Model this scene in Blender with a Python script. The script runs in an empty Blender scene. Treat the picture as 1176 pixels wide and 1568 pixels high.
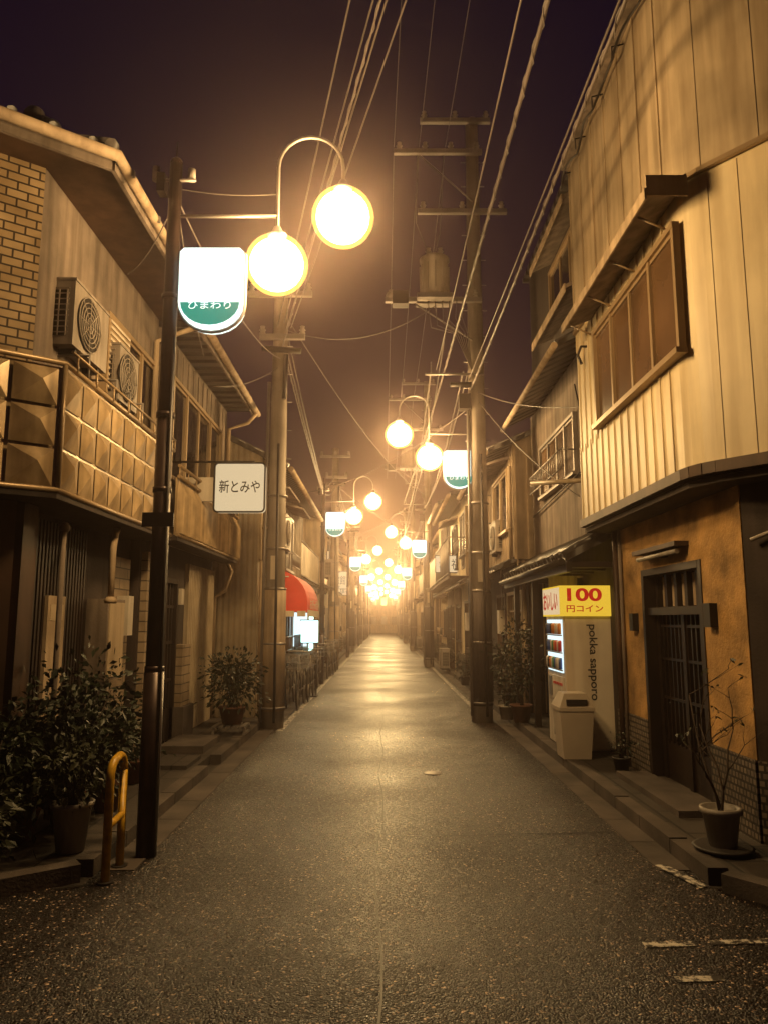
import bpy, bmesh, math, random
from mathutils import Vector, Matrix
R=random.Random(7)
scene=bpy.context.scene
col=scene.collection
scene.view_settings.view_transform='Standard'
scene.view_settings.look='None'
scene.view_settings.exposure=0

# ------------------------------------------------------------------ materials
def newmat(name):
    m=bpy.data.materials.new(name); m.use_nodes=True
    nt=m.node_tree; nt.nodes.clear()
    return m,nt,nt.nodes,nt.links
def mat(name,c,rough=.7,metal=0.,var=.3,vs=2.5,bump=0.,bs=40,streak=0.,spec=.5):
    m,nt,N,L=newmat(name)
    out=N.new('ShaderNodeOutputMaterial'); p=N.new('ShaderNodeBsdfPrincipled')
    L.new(p.outputs[0],out.inputs[0])
    tc=N.new('ShaderNodeTexCoord')
    no=N.new('ShaderNodeTexNoise'); no.inputs['Scale'].default_value=vs; no.inputs['Detail'].default_value=6
    L.new(tc.outputs['Object'],no.inputs['Vector'])
    rp=N.new('ShaderNodeValToRGB')
    rp.color_ramp.elements[0].position=.3; rp.color_ramp.elements[1].position=.7
    rp.color_ramp.elements[0].color=(c[0]*(1-var),c[1]*(1-var),c[2]*(1-var),1)
    rp.color_ramp.elements[1].color=(min(1,c[0]*(1+var*.4)),min(1,c[1]*(1+var*.4)),min(1,c[2]*(1+var*.4)),1)
    L.new(no.outputs['Fac'],rp.inputs[0])
    last=rp.outputs[0]
    if streak>0:
        mp=N.new('ShaderNodeMapping'); mp.inputs['Scale'].default_value=(9,9,.7)
        L.new(tc.outputs['Object'],mp.inputs[0])
        n2=N.new('ShaderNodeTexNoise'); n2.inputs['Scale'].default_value=1.; n2.inputs['Detail'].default_value=5
        L.new(mp.outputs[0],n2.inputs['Vector'])
        r2=N.new('ShaderNodeValToRGB'); r2.color_ramp.elements[0].position=.35; r2.color_ramp.elements[1].position=.6
        k=1-streak
        r2.color_ramp.elements[0].color=(k,k*.95,k*.9,1); r2.color_ramp.elements[1].color=(1,1,1,1)
        L.new(n2.outputs['Fac'],r2.inputs[0])
        mx=N.new('ShaderNodeMixRGB'); mx.blend_type='MULTIPLY'; mx.inputs[0].default_value=1
        L.new(last,mx.inputs[1]); L.new(r2.outputs[0],mx.inputs[2]); last=mx.outputs[0]
    L.new(last,p.inputs['Base Color'])
    p.inputs['Roughness'].default_value=rough; p.inputs['Metallic'].default_value=metal
    p.inputs['Specular IOR Level'].default_value=spec
    if bump>0:
        n3=N.new('ShaderNodeTexNoise'); n3.inputs['Scale'].default_value=bs; n3.inputs['Detail'].default_value=4
        L.new(tc.outputs['Object'],n3.inputs['Vector'])
        b=N.new('ShaderNodeBump'); b.inputs['Strength'].default_value=bump; b.inputs['Distance'].default_value=.01
        L.new(n3.outputs['Fac'],b.inputs['Height']); L.new(b.outputs[0],p.inputs['Normal'])
    return m
def emat(name,c,s):
    m,nt,N,L=newmat(name)
    out=N.new('ShaderNodeOutputMaterial'); e=N.new('ShaderNodeEmission')
    e.inputs[0].default_value=(*c,1); e.inputs[1].default_value=s
    L.new(e.outputs[0],out.inputs[0]); return m
def glowthru(name,c,s):
    # thin luminous glass: lets the lamp inside shine through and glows itself
    m,nt,N,L=newmat(name)
    out=N.new('ShaderNodeOutputMaterial'); e=N.new('ShaderNodeEmission'); t=N.new('ShaderNodeBsdfTransparent')
    e.inputs[0].default_value=(*c,1); e.inputs[1].default_value=s
    mx=N.new('ShaderNodeAddShader')
    L.new(t.outputs[0],mx.inputs[0]); L.new(e.outputs[0],mx.inputs[1]); L.new(mx.outputs[0],out.inputs[0])
    m.cycles.emission_sampling='NONE'
    return m
def brickmat(name,c1,c2,mort,bw,rh,ms,rough=.6,bump=.8):
    m,nt,N,L=newmat(name)
    out=N.new('ShaderNodeOutputMaterial'); p=N.new('ShaderNodeBsdfPrincipled'); L.new(p.outputs[0],out.inputs[0])
    tc=N.new('ShaderNodeTexCoord'); b=N.new('ShaderNodeTexBrick')
    L.new(tc.outputs['UV'],b.inputs['Vector'])
    b.inputs['Color1'].default_value=(*c1,1); b.inputs['Color2'].default_value=(*c2,1); b.inputs['Mortar'].default_value=(*mort,1)
    b.inputs['Scale'].default_value=1; b.inputs['Brick Width'].default_value=bw; b.inputs['Row Height'].default_value=rh
    b.inputs['Mortar Size'].default_value=ms
    no=N.new('ShaderNodeTexNoise'); no.inputs['Scale'].default_value=3; no.inputs['Detail'].default_value=7
    L.new(tc.outputs['Object'],no.inputs['Vector'])
    rp=N.new('ShaderNodeValToRGB'); rp.color_ramp.elements[0].position=.35; rp.color_ramp.elements[1].position=.65
    rp.color_ramp.elements[0].color=(.6,.57,.52,1); rp.color_ramp.elements[1].color=(1,1,1,1)
    L.new(no.outputs['Fac'],rp.inputs[0])
    mx=N.new('ShaderNodeMixRGB'); mx.blend_type='MULTIPLY'; mx.inputs[0].default_value=1
    L.new(b.outputs['Color'],mx.inputs[1]); L.new(rp.outputs[0],mx.inputs[2])
    L.new(mx.outputs[0],p.inputs['Base Color']); p.inputs['Roughness'].default_value=rough
    bp=N.new('ShaderNodeBump'); bp.invert=True; bp.inputs['Strength'].default_value=bump; bp.inputs['Distance'].default_value=.01
    L.new(b.outputs['Fac'],bp.inputs['Height']); L.new(bp.outputs[0],p.inputs['Normal'])
    return m
def wavemat(name,c,period,axis='X',rough=.6,bump=1.,dist=.03,metal=0):
    m,nt,N,L=newmat(name)
    out=N.new('ShaderNodeOutputMaterial'); p=N.new('ShaderNodeBsdfPrincipled'); L.new(p.outputs[0],out.inputs[0])
    tc=N.new('ShaderNodeTexCoord'); w=N.new('ShaderNodeTexWave'); w.bands_direction=axis
    w.inputs['Scale'].default_value=2*math.pi/20/period*1.0
    L.new(tc.outputs['UV'],w.inputs['Vector'])
    no=N.new('ShaderNodeTexNoise'); no.inputs['Scale'].default_value=3; no.inputs['Detail'].default_value=6
    L.new(tc.outputs['Object'],no.inputs['Vector'])
    rp=N.new('ShaderNodeValToRGB'); rp.color_ramp.elements[0].position=.3; rp.color_ramp.elements[1].position=.7
    rp.color_ramp.elements[0].color=(c[0]*.6,c[1]*.58,c[2]*.55,1); rp.color_ramp.elements[1].color=(*c,1)
    L.new(no.outputs['Fac'],rp.inputs[0]); L.new(rp.outputs[0],p.inputs['Base Color'])
    p.inputs['Roughness'].default_value=rough; p.inputs['Metallic'].default_value=metal
    bp=N.new('ShaderNodeBump'); bp.inputs['Strength'].default_value=bump; bp.inputs['Distance'].default_value=dist
    L.new(w.outputs['Fac'],bp.inputs['Height']); L.new(bp.outputs[0],p.inputs['Normal'])
    return m
def asphalt():
    m,nt,N,L=newmat('asphalt')
    out=N.new('ShaderNodeOutputMaterial'); p=N.new('ShaderNodeBsdfPrincipled'); L.new(p.outputs[0],out.inputs[0])
    tc=N.new('ShaderNodeTexCoord')
    v=N.new('ShaderNodeTexVoronoi'); v.inputs['Scale'].default_value=105
    L.new(tc.outputs['Object'],v.inputs['Vector'])
    sp=N.new('ShaderNodeSeparateColor'); L.new(v.outputs['Color'],sp.inputs[0])
    rp=N.new('ShaderNodeValToRGB'); e=rp.color_ramp.elements
    e[0].position=0; e[0].color=(.0045,.003,.003,1); e[1].position=1; e[1].color=(.8,.66,.55,1)
    x=e.new(.75); x.color=(.013,.0082,.0075,1); x=e.new(.955); x.color=(.022,.014,.012,1); x=e.new(.975); x.color=(.4,.32,.27,1)  # rare pale cells: quartz grains, with the road's sparkle put into base colour
    L.new(sp.outputs[0],rp.inputs[0])
    n=N.new('ShaderNodeTexNoise'); n.inputs['Scale'].default_value=.9; n.inputs['Detail'].default_value=7; n.inputs['Roughness'].default_value=.65
    L.new(tc.outputs['Object'],n.inputs['Vector'])
    r2=N.new('ShaderNodeValToRGB'); r2.color_ramp.elements[0].position=.35; r2.color_ramp.elements[0].color=(.45,.41,.40,1)
    r2.color_ramp.elements[1].position=.68; r2.color_ramp.elements[1].color=(1.25,1.12,1.0,1)
    L.new(n.outputs['Fac'],r2.inputs[0])
    mx=N.new('ShaderNodeMixRGB'); mx.blend_type='MULTIPLY'; mx.inputs[0].default_value=1
    L.new(rp.outputs[0],mx.inputs[1]); L.new(r2.outputs[0],mx.inputs[2]); L.new(mx.outputs[0],p.inputs['Base Color'])
    mr=N.new('ShaderNodeMapRange'); mr.inputs[3].default_value=.22; mr.inputs[4].default_value=.58
    L.new(sp.outputs[1],mr.inputs[0])
    n5=N.new('ShaderNodeTexNoise'); n5.inputs['Scale'].default_value=.55; n5.inputs['Detail'].default_value=4; L.new(tc.outputs['Object'],n5.inputs['Vector'])
    m5=N.new('ShaderNodeMapRange'); m5.inputs[1].default_value=.35; m5.inputs[2].default_value=.65; m5.inputs[3].default_value=.65; m5.inputs[4].default_value=1.3
    L.new(n5.outputs['Fac'],m5.inputs[0])
    mm=N.new('ShaderNodeMath'); mm.operation='MULTIPLY'; L.new(mr.outputs[0],mm.inputs[0]); L.new(m5.outputs[0],mm.inputs[1])
    L.new(mm.outputs[0],p.inputs['Roughness']); p.inputs['Specular IOR Level'].default_value=.30
    bp=N.new('ShaderNodeBump'); bp.invert=True; bp.inputs['Strength'].default_value=1; bp.inputs['Distance'].default_value=.006
    L.new(v.outputs['Distance'],bp.inputs['Height'])
    n4=N.new('ShaderNodeTexNoise'); n4.inputs['Scale'].default_value=5; L.new(tc.outputs['Object'],n4.inputs['Vector'])
    b2=N.new('ShaderNodeBump'); b2.inputs['Strength'].default_value=.5; b2.inputs['Distance'].default_value=.02
    L.new(n4.outputs['Fac'],b2.inputs['Height']); L.new(bp.outputs[0],b2.inputs['Normal']); L.new(b2.outputs[0],p.inputs['Normal'])
    return m
def wornpaint():
    m,nt,N,L=newmat('worn_paint')
    out=N.new('ShaderNodeOutputMaterial'); p=N.new('ShaderNodeBsdfPrincipled'); L.new(p.outputs[0],out.inputs[0])
    tc=N.new('ShaderNodeTexCoord')
    n=N.new('ShaderNodeTexNoise'); n.inputs['Scale'].default_value=14; n.inputs['Detail'].default_value=8; n.inputs['Roughness'].default_value=.75
    L.new(tc.outputs['Object'],n.inputs['Vector'])
    r=N.new('ShaderNodeValToRGB'); r.color_ramp.elements[0].position=.48; r.color_ramp.elements[0].color=(.02,.015,.013,1)
    r.color_ramp.elements[1].position=.54; r.color_ramp.elements[1].color=(.6,.55,.48,1)
    L.new(n.outputs['Fac'],r.inputs[0]); L.new(r.outputs[0],p.inputs['Base Color']); p.inputs['Roughness'].default_value=.7
    return m

M={}
M['asphalt']=asphalt(); M['paint']=wornpaint()
M['tar']=mat('tar',(.004,.003,.003),.5)
M['earth']=mat('earth',(.04,.032,.028),.9,bump=.4)
M['conc']=mat('concrete',(.085,.066,.056),.85,var=.65,bump=.4,bs=60)
M['slab']=brickmat('pavement_slab',(.040,.031,.027),(.062,.049,.042),(.009,.007,.006),.6,.3,.01,.8,.6)
M['cpole']=mat('pole_concrete',(.33,.28,.23),.7,var=.3,streak=.35,bump=.15,bs=80)
M['metal']=mat('pole_steel',(.045,.026,.022),.38,metal=.5,var=.4,vs=8,streak=.4)
M['galv']=mat('galvanised',(.30,.27,.25),.45,metal=.6,var=.3)
M['dark']=mat('dark_metal',(.025,.02,.018),.5,metal=.3)
M['cable']=mat('cable_rubber',(.14,.115,.105),.4)
M['cream']=mat('cream_siding',(.70,.575,.37),.5,var=.28,vs=1.3,streak=.22,bump=.05,bs=8)
M['creamhi']=mat('cream_panel',(.52,.405,.27),.5,var=.4,vs=1.5,streak=.32)
M['stucco']=mat('ochre_stucco',(.44,.25,.085),.95,var=.65,vs=3.2,streak=0,bump=1.,bs=45)
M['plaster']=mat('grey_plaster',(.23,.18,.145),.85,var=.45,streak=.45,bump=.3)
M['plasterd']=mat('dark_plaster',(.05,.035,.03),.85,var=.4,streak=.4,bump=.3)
M['beige']=mat('beige_plaster',(.44,.33,.22),.8,var=.35,streak=.4,bump=.2)
M['white']=mat('white_panel',(.62,.55,.46),.5,var=.18,streak=.25)
M['acw']=mat('appliance_enamel',(.30,.255,.215),.5,var=.25,streak=.4)
M['wood']=mat('dark_wood',(.022,.012,.009),.5,var=.5,streak=.4)
M['wood2']=mat('brown_wood',(.085,.045,.028),.6,var=.5,streak=.4)
M['alu']=mat('bronze_aluminium',(.34,.24,.14),.4,metal=.3,var=.15)
M['glass']=mat('window_glass',(.02,.014,.012),.08,var=.3,spec=.8)
M['frost']=mat('frosted_glass',(.13,.075,.04),.2,var=.65,vs=1.2)
M['trash']=mat('bin_plastic',(.42,.35,.27),.5,var=.2)
M['potw']=mat('white_pot',(.36,.32,.28),.5,var=.35,streak=.35)
M['pott']=mat('terracotta_pot',(.14,.06,.035),.8)
M['potd']=mat('dark_pot',(.03,.024,.022),.6)
M['leaf']=mat('leaf_green',(.018,.027,.012),.5,var=.6,vs=12)
M['leaf2']=mat('leaf_olive',(.032,.036,.015),.5,var=.6,vs=12)
M['bark']=mat('bark',(.06,.04,.03),.9)
M['yellow']=mat('yellow_paint',(.6,.34,.02),.4,var=.35,vs=20)
M['red']=mat('red_canvas',(.75,.05,.025),.7,var=.2)
M['soil']=mat('soil',(.03,.02,.015),.95)
M['tiledk']=brickmat('dark_tile',(.02,.014,.012),(.035,.024,.02),(.009,.008,.007),.3,.12,.006)
M['brick']=brickmat('beige_brick',(.56,.41,.24),(.44,.31,.17),(.06,.04,.028),.145,.066,.007)
M['stonepier']=brickmat('stone_pier',(.38,.29,.2),(.31,.235,.165),(.07,.055,.045),.45,.11,.006)
M['wains']=brickmat('wainscot_tile',(.24,.19,.14),(.15,.12,.1),(.035,.028,.024),.05,.05,.009)
M['rooft']=wavemat('roof_tile',(.055,.047,.044),.26,'X',.4,1.,.05)
M['corr']=wavemat('corrugated_sheet',(.46,.37,.26),.09,'X',.5,1.,.02)
M['quilt']=mat('quilted_metal',(.55,.405,.24),.32,metal=.2,var=.35,vs=5,streak=.4)
M['shell']=glowthru('lamp_glass',(1.,.58,.11),.66)
M['core']=glowthru('lamp_filament_diffuser',(1.,.82,.50),2.6)
M['signw']=emat('lit_sign_white',(.82,1.,.92),1.5)
M['teal']=emat('lit_sign_teal',(.0,.30,.22),1.0)
M['vend']=emat('vending_light',(.75,.95,1.),1.3)
M['vend2']=emat('vending_light_bright',(.55,1.,.88),3.)
M['syel']=emat('lit_yellow_sign',(1.,.62,.05),.8); M['slit']=emat('lit_cream_sign',(1.,.72,.4),.75)
M['signlit']=emat('sign_diffuser',(1.,.76,.44),.72)
M['sred']=emat('lit_red_letters',(.62,.02,.01),.7)
M['cred']=mat('can_red',(.6,.03,.02),.4)
M['ink']=mat('sign_ink',(.02,.02,.02),.6)
M['signp']=mat('sign_board',(.72,.63,.5),.5,var=.15,streak=.15)
M['blue']=mat('blue_label',(.05,.1,.3),.5); M['orange']=mat('orange_label',(.6,.2,.03),.5)
M['green']=mat('green_label',(.05,.25,.08),.5)

# ------------------------------------------------------------------ builders
def group(name,loc=(0,0,0)):
    e=bpy.data.objects.new(name,None); e.location=loc; e.empty_display_size=.2
    col.objects.link(e); return e
class B:
    def __init__(s,name,parent=None,smooth=False):
        s.n=name; s.p=parent; s.bm=bmesh.new(); s.m=[]; s.sm=smooth
    def mi(s,m):
        m=M[m] if isinstance(m,str) else m
        if m not in s.m: s.m.append(m)
        return s.m.index(m)
    def face(s,pts,m,smooth=None):
        f=s.bm.faces.new([s.bm.verts.new(p) for p in pts]); f.material_index=s.mi(m)
        f.smooth=s.sm if smooth is None else smooth
    def hexa(s,b,t,m):
        i=s.mi(m); vb=[s.bm.verts.new(p) for p in b]; vt=[s.bm.verts.new(p) for p in t]
        n=len(b); fs=[s.bm.faces.new(vb[::-1]),s.bm.faces.new(vt)]
        for k in range(n): fs.append(s.bm.faces.new([vb[k],vb[(k+1)%n],vt[(k+1)%n],vt[k]]))
        for f in fs: f.material_index=i
        return fs
    def box(s,x0,x1,y0,y1,z0,z1,m):
        if x0>x1:x0,x1=x1,x0
        if y0>y1:y0,y1=y1,y0
        return s.hexa([(x0,y0,z0),(x1,y0,z0),(x1,y1,z0),(x0,y1,z0)],[(x0,y0,z1),(x1,y0,z1),(x1,y1,z1),(x0,y1,z1)],m)
    def prism(s,poly,z0,z1,m,side=None):
        fs=s.hexa([(x,y,z0) for x,y in poly],[(x,y,z1) for x,y in poly],m)
        if side:
            for k,mm in side.items(): fs[2+k].material_index=s.mi(mm)
    def prismXZ(s,poly,y0,y1,m):
        s.hexa([(x,y0,z) for x,z in poly],[(x,y1,z) for x,z in poly],m)
    def prismYZ(s,poly,x0,x1,m):
        s.hexa([(x0,y,z) for y,z in poly],[(x1,y,z) for y,z in poly],m)
    def obox(s,p0,p1,w,z0,z1,m):
        a=Vector(p0);b=Vector(p1);d=(b-a).normalized();n=Vector((-d.y,d.x))*w/2
        s.prism([tuple(a-n),tuple(b-n),tuple(b+n),tuple(a+n)],z0,z1,m)
    def tube(s,pts,r,m,n=8,r2=None):
        pts=[Vector(p) for p in pts]; i=s.mi(m); rings=[]
        k=len(pts); t=(pts[1]-pts[0]).normalized()
        ref=Vector((0,0,1)) if abs(t.z)<.9 else Vector((1,0,0))
        nn=t.cross(ref).normalized()
        for j,p in enumerate(pts):
            t=(pts[min(j+1,k-1)]-pts[max(j-1,0)]).normalized()
            nn=(nn-t*nn.dot(t)).normalized(); b=t.cross(nn)
            rr=r if r2 is None else r+(r2-r)*j/(k-1)
            rings.append([s.bm.verts.new(p+(nn*math.cos(a)+b*math.sin(a))*rr) for a in [2*math.pi*q/n for q in range(n)]])
        for j in range(k-1):
            for q in range(n):
                f=s.bm.faces.new([rings[j][q],rings[j][(q+1)%n],rings[j+1][(q+1)%n],rings[j+1][q]]); f.material_index=i; f.smooth=True
        for rg in (rings[0][::-1],rings[-1]):
            f=s.bm.faces.new(rg); f.material_index=i
    def lathe(s,c,prof,m,n=20,smooth=True):
        i=s.mi(m); rings=[]
        for r,z in prof:
            rings.append([s.bm.verts.new((c[0]+r*math.cos(2*math.pi*q/n),c[1]+r*math.sin(2*math.pi*q/n),c[2]+z)) for q in range(n)])
        for j in range(len(prof)-1):
            for q in range(n):
                f=s.bm.faces.new([rings[j][q],rings[j][(q+1)%n],rings[j+1][(q+1)%n],rings[j+1][q]]); f.material_index=i; f.smooth=smooth
        for rg in (rings[0][::-1],rings[-1]):
            f=s.bm.faces.new(rg); f.material_index=i
    def sphere(s,c,r,m,n=24,k=14,zs=1.):
        s.lathe(c,[(max(.001,r*math.sin(math.pi*j/k)),-r*zs*math.cos(math.pi*j/k)) for j in range(k+1)],m,n)
    def discX(s,c,r,dx,m,n=20):
        s.hexa([(c[0],c[1]+r*math.cos(2*math.pi*q/n),c[2]+r*math.sin(2*math.pi*q/n)) for q in range(n)],
               [(c[0]+dx,c[1]+r*math.cos(2*math.pi*q/n),c[2]+r*math.sin(2*math.pi*q/n)) for q in range(n)],m)
    def done(s):
        bmesh.ops.recalc_face_normals(s.bm,faces=s.bm.faces)
        uv=s.bm.loops.layers.uv.new('UVMap'); s.bm.normal_update()
        for f in s.bm.faces:
            n=f.normal
            if abs(n.z)<.95:
                t=Vector((-n.y,n.x,0)).normalized()
                up=n.cross(t)
                for l in f.loops: l[uv].uv=(l.vert.co.dot(t),l.vert.co.dot(up) if abs(n.z)>.2 else l.vert.co.z)
            else:
                for l in f.loops: l[uv].uv=(l.vert.co.y,l.vert.co.x)
        me=bpy.data.meshes.new(s.n); s.bm.to_mesh(me); s.bm.free()
        for m in s.m: me.materials.append(m)
        o=bpy.data.objects.new(s.n,me); col.objects.link(o)
        if s.p: o.parent=s.p; o.location=-s.p.location
        return o

def text(body,parent,name,center,w,h,m,rot='F',thick=.002,bold=0.):
    cu=bpy.data.curves.new(name,'FONT'); cu.body=body; cu.extrude=.5; cu.align_x='LEFT'
    cu.fill_mode='BOTH'; cu.offset=bold
    to=bpy.data.objects.new('tmp',cu); col.objects.link(to)
    dg=bpy.context.evaluated_depsgraph_get(); dg.update()
    me=bpy.data.meshes.new_from_object(to.evaluated_get(dg))
    bpy.data.objects.remove(to)
    if len(me.vertices)==0: return None
    xs=[v.co.x for v in me.vertices]; ys=[v.co.y for v in me.vertices]; zs=[v.co.z for v in me.vertices]
    cx=(min(xs)+max(xs))/2; cy=(min(ys)+max(ys))/2; sx=w/(max(xs)-min(xs)); sy=h/(max(ys)-min(ys)); sz=thick/(max(zs)-min(zs))
    for v in me.vertices:
        a=(v.co.x-cx)*sx; b=(v.co.y-cy)*sy; c=v.co.z*sz
        if rot=='F': q=(a,-c,b)
        elif rot=='D': q=(b,-c,-a)
        elif rot=='R': q=(-c,-a,b)
        elif rot=='L': q=(c,a,b)
        v.co=Vector(q)+Vector(center)
    me.materials.clear(); me.materials.append(M[m])
    for p in me.polygons: p.material_index=0
    o=bpy.data.objects.new(name,me); col.objects.link(o); o.parent=parent; o.location=-parent.location
    return o

def leaves(b,c,rad,n,size,m,clumps=9,rnd=R):
    cl=[]
    for k in range(clumps):
        d=Vector((rnd.gauss(0,1),rnd.gauss(0,1),rnd.gauss(0,1))).normalized()*rnd.uniform(.35,1)
        cl.append(Vector((c[0]+d.x*rad[0],c[1]+d.y*rad[1],c[2]+d.z*rad[2])))
    sr=min(rad)*.42
    for k in range(n):
        q=rnd.choice(cl); p=q+Vector((rnd.gauss(0,sr),rnd.gauss(0,sr),rnd.gauss(0,sr*.9)))
        d=(p-q+Vector((rnd.gauss(0,.05),rnd.gauss(0,.05),rnd.gauss(.0,.06)))).normalized()
        sd=d.cross(Vector((rnd.gauss(0,1),rnd.gauss(0,1),rnd.gauss(0,1)))).normalized()
        Ln=size*rnd.uniform(.45,1.2); w=Ln*.24
        b.face([p,p+d*Ln*.5+sd*w,p+d*Ln+Vector((0,0,-Ln*.15)),p+d*Ln*.5-sd*w],m)
    return cl
def potted(name,x,y,z,rad,h,n,pot='pott',pr=.14,ph=.24,size=.06,lm='leaf',clumps=9):
    G=group(name,(x,y,z))
    b=B('pot',G); b.lathe((x,y,z),[(pr*.72,0),(pr,ph*.9),(pr*1.12,ph*.9),(pr*1.12,ph),(pr*.95,ph),(pr*.93,ph-.03)],pot,18); 
    b.lathe((x,y,z+ph-.04),[(pr*.9,0),(pr*.5,.012)],'soil',14); b.done()
    f=B('foliage',G); cz=z+ph+h*.55
    cl=leaves(f,(x,y,cz),(rad,rad,h*.5),n,size,lm,clumps); f.done()
    t=B('stems',G)
    for q in cl:
        t.tube([(x+R.uniform(-.03,.03),y+R.uniform(-.03,.03),z+ph-.04),((x+q.x)/2+R.uniform(-.03,.03),(y+q.y)/2,(z+ph+q.z)/2+.03),tuple(q)],.008,'bark',5,.003)
    t.done(); return G
def catenary(p0,p1,sag,n=24):
    a=Vector(p0);b=Vector(p1)
    return [a.lerp(b,i/n)-Vector((0,0,sag*4*(i/n)*(1-i/n))) for i in range(n+1)]
def cable(p0,p1,sag=.2,r=.007,spiral=False,n=24,name='overhead_cable'):
    b=B(name); pts=catenary(p0,p1,sag,n); b.tube(pts,r,'cable',6)
    if spiral:
        Ld=(Vector(p1)-Vector(p0)).length; k=int(Ld/.05); hp=[]
        t=(Vector(p1)-Vector(p0)).normalized(); u=t.cross(Vector((0,0,1))).normalized(); v=u.cross(t)
        for i in range(k+1):
            q=i/k; c=Vector(p0).lerp(Vector(p1),q)-Vector((0,0,sag*4*q*(1-q)))
            a=i*2*math.pi/7; hp.append(c+(u*math.cos(a)+v*math.sin(a))*(r+.004))
        b.tube(hp,.005,'cable',4)
    return b.done()

# ------------------------------------------------------------------ ground / road
g=B('ground'); g.face([(-250,-250,-.004),(250,-250,-.004),(250,350,-.004),(-250,350,-.004)],'earth'); g.done()
rd=B('road')
rd.face([(-14,-10,0),(14,-10,0),(14,4.6,0),(-14,4.6,0)],'asphalt')
rd.face([(-1.78,4.6,0),(1.92,4.6,0),(1.92,97,0),(-1.78,97,0)],'asphalt'); rd.done()
mk=B('road_markings')
def strip(b,x0,x1,y0,y1,m,z=.004): b.face([(x0,y0,z),(x1,y0,z),(x1,y1,z),(x0,y1,z)],m)
strip(mk,1.55,1.64,13.,90,'paint'); strip(mk,-1.52,-1.43,10.8,90,'paint')
mk.face([(1.25,3.80,.004),(1.50,3.82,.004),(1.50,3.875,.004),(1.25,3.86,.004)],'paint')
mk.face([(1.58,3.83,.004),(2.5,3.9,.004),(2.5,3.95,.004),(1.58,3.88,.004)],'paint')
mk.face([(1.27,3.46,.004),(1.48,3.47,.004),(1.48,3.52,.004),(1.27,3.51,.004)],'paint')
mk.face([(1.72,5.0,.008),(1.80,5.0,.008),(1.90,4.62,.008),(1.84,4.58,.008)],'paint')
mk.done()
sm=B('road_seam')
px=-.03
for i in range(60):
    y0=2.5+i*.4; nx=-.03+.02*math.sin(i*.9)+R.uniform(-.01,.01)
    if R.random()<.7: sm.face([(px-.006,y0,.004),(px+.006,y0,.004),(nx+.006,y0+.4,.004),(nx-.006,y0+.4,.004)],'tar')
    px=nx
for (y,xa,xb) in [(9.2,-1.4,.2),(5.6,-.1,1.7),(16.,-.8,1.4)]:
    sm.face([(xa,y,.004),(xb,y+.15,.004),(xb,y+.168,.004),(xa,y+.018,.004)],'tar')
sm.done()
mh=B('manhole_cover'); mh.lathe((-.45,24,.001),[(.3,0),(.3,.006),(.27,.006),(.27,.003),(.24,.003),(.24,.008),(.01,.008)],'galv',28); mh.done()
mh=B('manhole_cover'); mh.lathe((.5,7.9,.001),[(.09,0),(.09,.005),(.08,.005),(.075,.003),(.07,.006),(.01,.006)],'galv',24); mh.done()
pv=B('pavement')
pv.prism([(-1.90,4.80),(-1.90,97),(-9,97),(-9,-.55),(-8.4,-.1)],-.05,.09,'slab')
pv.prism([(2.04,4.62),(2.04,97),(9,97),(9,-4),(8.6,-3.65)],-.05,.09,'slab')
pv.done()
kb=B('kerb')
def kerbrun(x,y0,y1,s):
    y=y0
    while y<y1:
        if not (R.random()<.03): kb.box(x,x+s*.12,y+.006,y+.594,-.05,.1+R.uniform(-.005,.005),'conc')
        y+=.6
kerbrun(-1.78,4.8,90,-1); kerbrun(1.92,4.65,90,1)
def kerbdiag(p,d,n,side):
    for i in range(n):
        a=(p[0]+d[0]*(i*.6+.006),p[1]+d[1]*(i*.6+.006)); b2=(p[0]+d[0]*(i*.6+.594),p[1]+d[1]*(i*.6+.594))
        kb.obox(a,b2,.12,-.05,.1,'conc')
kerbdiag((-1.85,4.76),(-.8,-.6),12,1); kerbdiag((1.99,4.58),(.62,-.78),12,1)
kb.done()
gt=B('gutter')
y=4.9
while y<88:
    gt.box(-1.775,-1.56,y+.004,y+.596,-.02,.006+R.uniform(-.001,.001),'conc')
    gt.box(1.72,1.915,y+.004,y+.596,-.02,.006+R.uniform(-.001,.001),'conc'); y+=.6
gt.done()

# ------------------------------------------------------------------ street lamps
WARM=(1.,.62,.245)
def glow_globe(G,c,light=True,power=170,r=.235):
    b=B('globe',G,True); b.sphere(c,r,'shell',28,16,.96); b.done()
    b=B('lamp_core',G,True); b.sphere(c,r*.86,'core',24,14,.96); b.done()
    b=B('globe_caps',G); b.lathe((c[0],c[1],c[2]+r*.9),[(.065,0),(.075,.025),(.045,.045),(.025,.09)],'galv',18)
    b.done()
    if light:
        l=bpy.data.lights.new('lamp_light','POINT'); l.energy=power; l.color=WARM; l.shadow_soft_size=r*.9
        o=bpy.data.objects.new('lamp_light',l); col.objects.link(o); o.parent=G; o.location=Vector(c)-G.location
def shield(w,z0,z1,cx):
    pts=[(cx-w,z1-.03),(cx-w+.03,z1),(cx+w-.03,z1),(cx+w,z1-.03)]
    for k in range(0,13):
        a=math.pi*k/12; pts.append((cx+w*math.cos(a),z0+.2-.2*math.sin(a)))
    return pts
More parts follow.
